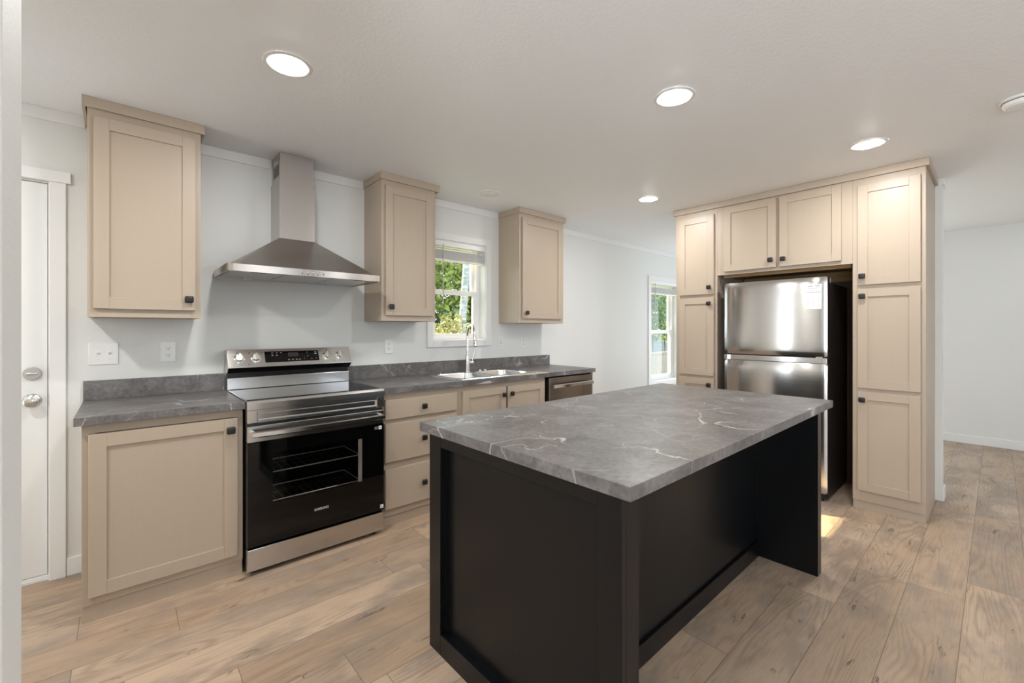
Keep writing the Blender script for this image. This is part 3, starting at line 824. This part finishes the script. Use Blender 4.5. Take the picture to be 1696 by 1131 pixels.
# ------------------------------------------------------------------ pantry block along the fridge side
TX = ('X', 3.974)
XB = 4.599
def tall_cab(y0, y1, fl, fr, label, doors, kn, side):
    t = thing('pantry_cabinet', (4.28, (y0+y1)/2, 0), label, 'cabinet')
    m = MB(); z1 = 2.425
    m.box(3.993, XB, y0, y0+0.016, 0, z1); m.box(3.993, XB, y1-0.016, y1, 0, z1)
    m.box(XB-0.008, XB, y0+0.016, y1-0.016, 0, z1); m.box(3.993, XB-0.008, y0+0.016, y1-0.016, 0.09, 0.106)
    m.build('body', M_CAB, t)
    m = MB(); zt0 = 0.059
    m.fbox(TX, y0, y0+fl, zt0, z1, -0.019, 0, 0.0006, 1); m.fbox(TX, y1-fr, y1, zt0, z1, -0.019, 0, 0.0006, 1)
    for a, b_ in ((zt0, 0.145), (0.840, 0.880), (1.580, 1.622), (2.30, z1)):
        m.fbox(TX, y0+fl, y1-fr, a, b_, -0.019, 0, 0.0006, 1)
    m.build('face_frame', M_CAB, t)
    m = MB(); m.fbox(TX, y0+0.0005, y1-0.0005, 0, zt0, -0.019, -0.010, 0.0006, 1)
    m.build('toe_kick', M_CAB, t)
    for (a, b_), kz in zip(((1.615, 2.331), (0.874, 1.586), (0.138, 0.848)), kn[1]):
        shaker(t, TX, doors[0], doors[1], a, b_, 0.0195, (kn[0], kz), 0.058)
tall_cab(0.3175, 0.7065, 0.044, 0.044, 'wide three-door beige pantry cabinet at the near end, right of the refrigerator', (0.342, 0.676), (0.648, (1.676, 1.532, 0.790)), 0)
tall_cab(1.677, 2.066, 0.045, 0.045, 'narrow-looking beige pantry cabinet at the far end, left of the refrigerator', (1.703, 2.029), (1.741, (1.676, 1.529, 0.790)), 1)
t = thing('over_fridge_cabinet', (4.28, 1.19, 1.776), 'two-door beige cabinet above the refrigerator between the two pantries', 'cabinet')
m = MB(); oy0, oy1 = 0.7075, 1.676
m.box(3.993, XB, oy0, oy0+0.016, 1.776, 2.425); m.box(3.993, XB, oy1-0.016, oy1, 1.776, 2.425)
m.box(3.993, XB, oy0+0.016, oy1-0.016, 1.790, 1.806)
m.build('body', M_RAW, t)
m = MB()
m.fbox(TX, oy0, oy0+0.095, 1.776, 2.425, -0.019, 0, 0.0006, 1); m.fbox(TX, oy1-0.085, oy1, 1.776, 2.425, -0.019, 0, 0.0006, 1)
m.fbox(TX, oy0+0.095, oy1-0.085, 1.776, 1.812, -0.019, 0, 0.0006, 1); m.fbox(TX, oy0+0.095, oy1-0.085, 2.33, 2.425, -0.019, 0, 0.0006, 1)
m.fbox(TX, 1.165, 1.218, 1.812, 2.33, -0.019, 0, 0.0006, 1)
m.build('face_frame', M_CAB, t)
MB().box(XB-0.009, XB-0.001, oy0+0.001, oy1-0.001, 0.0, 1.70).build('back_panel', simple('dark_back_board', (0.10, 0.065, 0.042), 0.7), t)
MB().box(XB-0.030, XB-0.002, oy0+0.016, oy1-0.016, 1.70, 1.788, 0.002).build('cleat', M_PINE, t)
MB().box(4.05, 4.075, oy0+0.02, oy1-0.02, 1.755, 1.789, 0.002).build('cleat', M_PINE, t)
shaker(t, TX, 1.204, 1.616, 1.803, 2.366, 0.0195, (1.240, 1.863), 0.058)
shaker(t, TX, 0.771, 1.179, 1.803, 2.366, 0.0195, (1.149, 1.861), 0.058)
m = MB()
m.box(3.955, 3.973, 0.299, 2.085, 2.381, CEIL-0.001, 0.001, 1)
m.box(3.973, XB, 0.299, 0.3165, 2.381, CEIL-0.001); m.box(3.973, XB, 2.067, 2.085, 2.381, CEIL-0.001)
o = m.build('crown_board', M_CAB)
props(o, 'long beige crown board along the ceiling over both pantries and the fridge cabinet', 'crown molding')

# ------------------------------------------------------------------ refrigerator
fr = thing('refrigerator', (4.25, 1.22, 0), 'stainless top-freezer refrigerator standing between the two pantry cabinets', 'refrigerator')
FX0, FY0, FY1 = 3.895, 0.846, 1.590
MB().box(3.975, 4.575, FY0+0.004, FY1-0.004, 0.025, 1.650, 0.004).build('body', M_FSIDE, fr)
def fdoor(name, z0, z1, mat=None):
    m = MB(); bm = m.bm; ny, nz = 28, 22; g = []
    for j in range(nz+1):
        v = j/nz*2-1; v = math.copysign(abs(v)**0.7, v); row = []
        for i in range(ny+1):
            u = i/ny*2-1; u = math.copysign(abs(u)**0.7, u)
            y = (FY0+FY1)/2 + u*(FY1-FY0)/2; z = (z0+z1)/2 + v*(z1-z0)/2
            x = FX0 + 0.010*abs(u)**4 + 0.006*abs(u)**14 + 0.004*abs(v)**6 + 0.005*abs(v)**24
            row.append(bm.verts.new((x, y, z)))
        g.append(row)
    for j in range(nz):
        for i in range(ny): bm.faces.new((g[j][i], g[j][i+1], g[j+1][i+1], g[j+1][i]))
    o = m.build(name, mat or M_FRIDGE, fr, True)
    k = MB().box(3.905+0.012, 3.972, FY0+0.0005, FY1-0.0005, z0, z1).build('door_core', M_FSIDE, o)
    return o
fz = fdoor('freezer_door', 1.0875, 1.691)
lw = fdoor('fridge_door', 0.060, 1.034)
pk = MB().box(3.934, 3.972, FY0+0.001, FY1-0.001, 1.0345, 1.079, 0.002).build('handle_recess', M_FRIDGE, lw)
for a, b_ in ((FY0+0.001, FY0+0.030), (FY1-0.030, FY1-0.001)): MB().box(3.902, 3.934, a, b_, 1.0345, 1.079, 0.002).build('recess_end', M_STEEL, pk)
MB().box(3.925, 4.05, FY0+0.006, FY0+0.075, 1.6505, 1.688, 0.004).build('hinge_cover', simple('grey_plastic', (0.30, 0.28, 0.26), 0.4), fr)
m = MB(); m.box(3.915, 3.99, FY0+0.03, FY0+0.075, 1.0795, 1.0865)
m.build('middle_hinge', M_NICKEL, fr)
m = MB(); m.box(3.930, 3.974, FY0+0.01, FY1-0.01, 0.022, 0.058)
m.build('base_grille', M_RUBBER, fr)
for y in (FY0+0.05, FY1-0.05):
    for x in (3.95, 4.5): MB().cyl((x, y, 0), (x, y, 0.024), 0.022, n=16).build('foot', M_RUBBER, fr)
# paper sheet hanging from the freezer door
px = FX0-0.0012
tg = thing('paper_tag', (px, 0.925, 1.448), 'white printed sheet taped to the upper right of the freezer door', 'paper')
m = MB(); bm = m.bm
prev = None
for j in range(9):
    z = 1.448+0.186*j/8; xx = px-0.0055*(1-j/8)**2
    r_ = [bm.verts.new((xx, y, z)) for y in (0.8765, 0.980)] + [bm.verts.new((xx+0.0006, y, z)) for y in (0.980, 0.8765)]
    if prev:
        for i in range(4): bm.faces.new((prev[i], prev[(i+1) % 4], r_[(i+1) % 4], r_[i]))
    else: bm.faces.new(r_)
    prev = r_
bm.faces.new(prev)
m.build('sheet', M_PAPER, tg)
random.seed(4)
m = MB()
def ink(y0, y1, z, h):
    j = (z-1.448)/0.186; xx = px-0.0055*(1-j)**2
    m.box(xx-0.0005, xx+0.0003, y0, y1, z-h/2, z+h/2)
ink(0.935, 0.966, 1.622, 0.006); ink(0.890, 0.920, 1.622, 0.006)
for z, a, b_ in ((1.607, 0.893, 0.968), (1.600, 0.900, 0.962), (1.588, 0.892, 0.962)): ink(a, b_, z, 0.0022)
m.build('heading_print', M_INK, tg)
m = MB(); ink(0.882, 0.975, 1.575, 0.0045); m.build('rule_line', M_INK, tg)
m = MB()
for k in range(14):
    z = 1.560-0.0073*k
    for c0, c1 in ((0.950, 0.974), (0.915, 0.940), (0.884, 0.906)):
        if random.random() < 0.72:
            l = (c1-c0)*random.uniform(0.45, 1); ink(c1-l, c1, z, 0.0018)
m.build('table_print', M_INK, tg)
MB().box(px-0.002, px+0.0008, 0.905, 0.940, 1.629, 1.646).build('tape', M_PLATE, tg)

# ------------------------------------------------------------------ island
isl = thing('kitchen_island', (1.85, 1.09, 0), 'black painted kitchen island base with panelled end and open knee space', 'island')
IX0, IX1, IY0, IY1, IZ = 0.938, 2.767, 0.633, 1.556, 0.8768
MB().box(0.980, 2.705, 0.922, IY1-0.022, 0.0, IZ, 0.001).build('cabinet_body', M_BLACK, isl)
m = MB(); px0, px1 = IX0, IX0+0.020
m.box(px0, px1, 1.476, IY1, 0, IZ, 0.0012, 1); m.box(px0, px1, IY0, 0.708, 0, IZ, 0.0012, 1)
m.box(px0, px1, 0.708, 1.476, 0, 0.082, 0.0012, 1); m.box(px0, px1, 0.708, 1.476, 0.826, IZ, 0.0012, 1)
m.build('end_frame', M_BLACK, isl)
MB().box(px1+0.013, px1+0.020, 0.640, 1.55, 0.0, IZ).build('end_panel', M_BLACK, isl)
m = MB()
m.box(px1, px1+0.013, 1.466, 1.476, 0.082, 0.826); m.box(px1, px1+0.013, 0.708, 0.718, 0.082, 0.826); m.box(px1, px1+0.013, 0.718, 1.466, 0.07, 0.083)
m.build('end_panel_stop', M_BLACK, isl)
m = MB(); m.box(px1, 1.018, IY0, IY0+0.018, 0, IZ, 0.0012, 1); m.box(px1+0.021, 1.018, IY0+0.018, 0.921, 0, IZ)
m.build('corner_post', M_BLACK, isl)
MB().box(1.019, 2.705, 0.909, 0.921, 0, 0.087, 0.002).build('plinth', M_BLACK, isl)
MB().box(2.706, IX1, IY0-0.007, IY1, 0, IZ, 0.0015).build('far_end_panel', M_BLACK, isl)
for i in range(3):
    x0 = 0.985+0.5733*i
    MB().box(x0+0.004, x0+0.569, IY1-0.021, IY1-0.002, 0.11, 0.86, 0.001).build('door_front', M_BLACK, isl)
o = MB().box(0.9117, 2.8436, 0.5901, 1.5912, 0.8772, 0.914, 0.0014).build('island_worktop', M_TOP)
props(o, 'large grey veined stone-look slab covering the kitchen island', 'countertop')

# ------------------------------------------------------------------ outlets and switches
def plate(t, x0, x1, z0, z1):
    return MB().box(x0, x1, YW-0.0055, YW-0.0002, z0, z1, 0.0025, 2).build('cover_plate', M_PLATE, t)
def outlet(xc, zc, label):
    t = thing('wall_outlet', (xc, YW, zc-0.06), label, 'outlet')
    plate(t, xc-0.036, xc+0.036, zc-0.059, zc+0.059)
    for dz in (0.0195, -0.0195):
        r = MB().prism([(xc+0.0168*math.cos(R(a)), zc+dz+max(-0.0135, min(0.0135, 0.0168*math.sin(R(a))))) for a in range(0, 360, 12)], 'y', YW-0.0068, YW-0.004).build('socket', M_PLATE, t)
        m = MB()
        for dx in (-0.0065, 0.0065): m.box(xc+dx-0.0012, xc+dx+0.0012, YW-0.0070, YW-0.0060, zc+dz-0.001, zc+dz+0.0075)
        m.cyl((xc, YW-0.0060, zc+dz-0.0075), (xc, YW-0.0070, zc+dz-0.0075), 0.0028, n=12)
        m.build('slots', M_RUBBER, r)
def switch(xs, z0, z1, x0, x1, label):
    t = thing('light_switch', ((x0+x1)/2, YW, z0), label, 'light switch')
    plate(t, x0, x1, z0, z1); zc = (z0+z1)/2
    for x in xs:
        b_ = MB().box(x-0.0055, x+0.0055, YW-0.0062, YW-0.004, zc-0.012, zc+0.012, 0.0004, 1).build('toggle_bezel', M_PLATE, t)
        MB().prism([(YW-0.006, zc-0.005), (YW-0.006, zc+0.006), (YW-0.016, zc+0.012), (YW-0.0165, zc+0.006)], 'x', x-0.004, x+0.004).build('toggle', M_PLATE, b_)
        for dz in (-0.03, 0.03): MB().cyl((x, YW-0.0050, zc+dz), (x, YW-0.0062, zc+dz), 0.003, n=12).build('screw', M_NICKEL, b_)
switch((-0.103, -0.057), 1.102, 1.222, -0.140, -0.020, 'double toggle switch plate on the wall beside the back door')
outlet(0.197, 1.163, 'white duplex outlet under the wall cabinet left of the hood')
outlet(1.590, 1.159, 'white duplex outlet between the range and the sink window')
switch((2.766,), 1.098, 1.222, 2.731, 2.802, 'single toggle switch just right of the sink window')
outlet(3.071, 1.162, 'white duplex outlet near the right end of the long backsplash')

# ------------------------------------------------------------------ ceiling fixtures
def can(x, y, label, lit=True):
    t = thing('recessed_light', (x, y, CEIL), label, 'ceiling light', 'recessed ceiling lights')
    MB().lathe((x, y, CEIL-0.0003), (0, 0, -1), [(0.096, 0), (0.0955, 0.002), (0.090, 0.0045), (0.066, 0.0035), (0.0625, 0.001)], 56).build('trim_ring', M_TRIM, t, True)
    MB().lathe((x, y, CEIL-0.0008), (0, 0, -1), [(0.0624, 0.0), (0.0624, 0.003), (0.055, 0.0065), (0.03, 0.0085), (0, 0.009)], 48).build('diffuser', M_LED if lit else M_PLATE, t, True)
can(0.529, 2.035, 'lit recessed ceiling light between the left wall cabinet and the hood, nearest the range')
can(2.012, 1.056, 'lit recessed ceiling light directly over the kitchen island')
can(3.412, 0.532, 'lit recessed ceiling light in front of the near pantry cabinet')
can(3.416, 2.032, 'lit recessed ceiling light farthest back, left of the far pantry cabinet')
can(2.285, 2.842, 'unlit recessed ceiling light above the sink window', False)
t = thing('smoke_detector', (3.355, -0.045, CEIL), 'round white smoke detector on the ceiling at the right edge', 'smoke detector')
sc_ = (3.30, -0.075)
MB().lathe((*sc_, CEIL-0.0003), (0, 0, -1), [(0.072, 0), (0.072, 0.010), (0.066, 0.012), (0.064, 0.012)], 48).build('base', M_PLATE, t, True)
MB().lathe((*sc_, CEIL-0.0135), (0, 0, -1), [(0.0, 0), (0.060, 0.0), (0.062, 0.003), (0.060, 0.018), (0.050, 0.026), (0, 0.028)], 48).build('cover', M_PLATE, t, True)
MB().lathe((*sc_, CEIL-0.0105), (0, 0, -1), [(0.0, 0), (0.058, 0), (0.058, 0.0035), (0, 0.0035)], 40).build('vent_gap', M_RUBBER, t, True)
MB().box(sc_[0]-0.045, sc_[0]-0.035, sc_[1]+0.002, sc_[1]+0.014, CEIL-0.0395, CEIL-0.036).build('marking', M_INK, t)

# ------------------------------------------------------------------ blinds
def blind(x0, x1, zt, zs1, zs0, wand, label):
    t = thing('window_blind', ((x0+x1)/2, YW+0.04, zs0), label, 'window blind')
    MB().box(x0, x1, YW+0.012, YW+0.062, zt-0.044, zt-0.002, 0.003).build('headrail', M_VINYL, t)
    MB().box(x0-0.001, x1+0.001, YW+0.006, YW+0.011, zt-0.050, zt-0.004, 0.002).build('valance', M_VINYL, t)
    m = MB(); n = 12; h = (zs1-zs0-0.02)
    for i in range(n): m.box(x0+0.004, x1-0.004, YW+0.013, YW+0.061, zs0+0.02+h*i/n, zs0+0.02+h*i/n+0.0032, 0.001, 1)
    m.box(x0+0.004, x1-0.004, YW+0.013, YW+0.061, zt-0.066, zt-0.063)
    m.build('slats', M_VINYL, t)
    MB().box(x0+0.003, x1-0.003, YW+0.012, YW+0.062, zs0, zs0+0.017, 0.003).build('bottom_rail', M_VINYL, t)
    m = MB()
    for x in (x0+0.09, x1-0.09):
        m.cyl((x, YW+0.010, zs0), (x, YW+0.010, zt-0.04), 0.0009, n=6)
        m.cyl((x, YW+0.064, zs0), (x, YW+0.064, zt-0.04), 0.0009, n=6)
    m.build('ladder_cords', M_VINYL, t)
    MB().cyl((wand, YW+0.003, zt-0.035), (wand, YW+0.001, zt-0.57), 0.0042, n=8).build('tilt_wand', simple('clear_wand', (0.55, 0.52, 0.46), 0.2), t)
blind(2.006, 2.574, 2.085, 2.005, 1.905, 2.107, 'white horizontal blind raised at the top of the sink window')
blind(5.547, 6.341, 1.993, 1.900, 1.800, 5.672, 'white horizontal blind raised in the far dining window')

# ------------------------------------------------------------------ outdoors
def mat_leaf(name, c0, c1):
    b = NB(name)
    i = b.n('ShaderNodeNewGeometry').outputs['Random Per Island']
    b.set(color=b.ramp(i, [(0.0, c0), (1.0, c1)]), rough=0.55, spec=0.25)
    b.put(b.b.inputs['Subsurface Weight'], 0.0)
    return b.m
M_LEAFD = mat_leaf('evergreen_leaves', (0.08, 0.15, 0.08), (0.22, 0.34, 0.17))
M_LEAFM = mat_leaf('maple_leaves', (0.16, 0.24, 0.06), (0.36, 0.42, 0.13))
M_LEAFY = mat_leaf('yellow_shrub_leaves', (0.20, 0.21, 0.08), (0.44, 0.40, 0.19))
def mat_bark(name, c0, c1, sc):
    b = NB(name); p = b.obj(); g = b.noise(b.scale(p, sc), 6, 4, 0.65)
    b.set(color=b.ramp(g, [(0.35, c0), (0.6, c1)]), rough=0.85); b.bump(g, 0.4, 0.01)
    return b.m
M_BIRCH = mat_bark('birch_bark', (0.17, 0.185, 0.20), (0.38, 0.42, 0.47), (1, 1, 3.5))
M_BARK = mat_bark('dark_bark', (0.07, 0.06, 0.055), (0.16, 0.14, 0.13), (4, 4, 0.8))
M_GRASS = mat_bark('grass_ground', (0.10, 0.16, 0.04), (0.20, 0.28, 0.07), (1, 1, 1))
def mat_boards(name, c0, c1):
    b = NB(name); p = b.obj(); g = b.noise(b.scale(p, (40, 40, 1.5)), 1, 4, 0.6)
    b.set(color=b.ramp(g, [(0.3, c0), (0.7, c1)]), rough=0.8); return b.m
M_FENCE = mat_boards('weathered_fence_boards', (0.26, 0.22, 0.18), (0.44, 0.38, 0.32))
M_SIDING = mat_boards('blue_grey_siding', (0.24, 0.28, 0.31), (0.29, 0.33, 0.37))
M_POST = simple('pale_post_paint', (0.55, 0.60, 0.56), 0.6)
GZ = -0.75
struct(MB().box(-30, 45, YW+0.2, 60, GZ-0.1, GZ).build('ground', M_GRASS))
def leaves(m, c, rad, n, size, rng):
    for _ in range(n):
        while True:
            v = Vector((rng.uniform(-1, 1), rng.uniform(-1, 1), rng.uniform(-1, 1)))
            if 0.25 < v.length < 1: break
        p = Vector(c) + Vector((v.x*rad[0], v.y*rad[1], v.z*rad[2]))
        a = Vector((rng.gauss(0, 1), rng.gauss(0, 1), rng.gauss(0, 1))).normalized()
        b_ = a.orthogonal().normalized(); b_ = (b_*math.cos(rng.uniform(0, 6.28)) + a.cross(b_)*math.sin(rng.uniform(0, 6.28))).normalized()
        s_ = size*rng.uniform(0.6, 1.3)
        q = a.cross(b_).normalized()
        vs = [m.bm.verts.new(p + b_*s_*k1 + q*s_*k2 + a*s_*k3) for k1, k2, k3 in ((-0.6, 0, 0), (0, 0.34, 0.08), (0.6, 0, 0), (0, -0.34, 0.08))]
        m.bm.faces.new(vs)
def tree(name, x, y, h, trunk_r, lobes, leafmat, barkmat, label, cat, n, size, seed, lean=(0, 0), group=None, t_h=None):
    rng = random.Random(seed)
    t = thing(name, (x, y, GZ), label, cat, group)
    m = MB(); hh = t_h or h
    pts = [Vector((x+lean[0]*k/8, y+lean[1]*k/8, GZ+hh*k/8)) for k in range(9)]
    m.tube(pts, [trunk_r*(1-0.35*k/8) for k in range(9)], 14)
    if lobes:
        for c, rd in lobes:
            b0 = pts[3]; e_ = Vector((x+c[0], y+c[1], GZ+c[2])); m.tube([b0, (b0+e_)/2+Vector((0, 0, 0.15)), e_], [trunk_r*0.45, trunk_r*0.3, trunk_r*0.12], 8)
    m.build('trunk', barkmat, t, True)
    if lobes:
        m = MB(); tot = sum(r_[0]*r_[2] for _, r_ in lobes)
        for c, rd in lobes: leaves(m, (x+c[0], y+c[1], GZ+c[2]), rd, int(n*rd[0]*rd[2]/tot), size, rng)
        m.build('crown', leafmat, t)
    return t
tree('birch_tree', 5.02, 7.35, 9, 0.085, [((0.3, 0.4, 7.2), (1.8, 1.8, 1.8))], M_LEAFM, M_BIRCH, 'pale leaning birch trunk seen through the sink window', 'tree', 1500, 0.16, 3, (0.77, 0.0))
tree('evergreen_tree', 7.0, 15.2, 8, 0.22, [((0, 0, 2.6), (2.6, 1.6, 2.2)), ((0.4, 0, 4.8), (2.4, 1.5, 2.0)), ((-1.9, 0.2, 4.2), (2.0, 1.4, 2.2))], M_LEAFD, M_BARK, 'dense dark green tree behind the birch, seen through the sink window', 'tree', 16000, 0.27, 5)
tree('maple_tree', 9.6, 12.6, 7, 0.12, [((-0.4, 0, 3.6), (1.4, 1.2, 1.8)), ((0.2, 0.3, 1.7), (1.5, 1.2, 1.5))], M_LEAFM, M_BARK, 'light green leafy tree right of the birch through the sink window', 'tree', 8000, 0.19, 9)
tree('bare_tree', 4.62, 9.1, 4.0, 0.33, None, M_LEAFD, M_BARK, 'thick dark trunk low in the sink window behind the yellow shrub', 'tree', 0, 0.1, 2, t_h=2.35)
tree('yellow_shrub', 3.95, 6.35, 2.2, 0.02, [((0, 0, 1.35), (0.62, 0.5, 0.75)), ((0.55, 0.35, 1.55), (0.5, 0.4, 0.8)), ((-0.4, 0.1, 1.2), (0.5, 0.4, 0.6))], M_LEAFY, M_BARK, 'yellow-green leafy shrub just outside the sink window', 'shrub', 2600, 0.09, 12, t_h=1.5)
tree('green_shrub', 12.85, 7.5, 4, 0.03, [((0, 0, 2.75), (0.42, 0.5, 1.1)), ((-0.4, 0.1, 2.9), (0.4, 0.5, 1.3))], M_LEAFD, M_BARK, 'tall green shrub seen at the left of the far dining window', 'shrub', 2600, 0.10, 15, t_h=2.4)
tree('pale_shrub', 14.35, 7.9, 4, 0.03, [((0, 0, 2.8), (0.55, 0.5, 1.3))], M_LEAFM, M_BARK, 'pale green shrub at the right of the far dining window', 'shrub', 1800, 0.10, 16, t_h=2.4)
tree('evergreen_tree', 24.5, 16.0, 8, 0.25, [((0, 0, 4.0), (4.5, 2.0, 3.5))], M_LEAFD, M_BARK, 'distant dark green trees above the roof beyond the dining window', 'tree', 3500, 0.30, 17)
# wood fence and a neighbouring building beyond the dining window
f = thing('board_fence', (11.4, 6.35, GZ), 'weathered wood board fence outside the far dining window', 'fence')
for i in range(24):
    x = 8.9+0.148*i
    MB().box(x, x+0.138, 6.30, 6.32, GZ, 0.585+0.006*((i*7) % 3), 0.003, 1).build('fence_board', M_FENCE, f)
MB().box(8.9, 12.45, 6.32, 6.36, 0.30, 0.39).build('fence_rail', M_FENCE, f)
MB().box(8.9, 12.45, 6.29, 6.36, 0.60, 0.66, 0.003).build('fence_cap', M_FENCE, f)
bl = thing('neighbour_building', (17.5, 10.5, GZ), 'blue-grey sided building beyond the fence outside the dining window', 'building')
m = MB(); m.box(13.2, 21, 8.9, 12.5, GZ, 1.02)
for i in range(12): m.box(13.19, 21, 8.885, 8.9, GZ+0.15*i, GZ+0.15*i+0.144, 0.004, 1)
m.build('wall', M_SIDING, bl)
MB().prism([(8.75, 1.02), (12.7, 1.02), (10.7, 1.45)], 'x', 13.0, 21.2).build('roof', simple('grey_roof_shingle', (0.16, 0.16, 0.16), 0.8), bl)
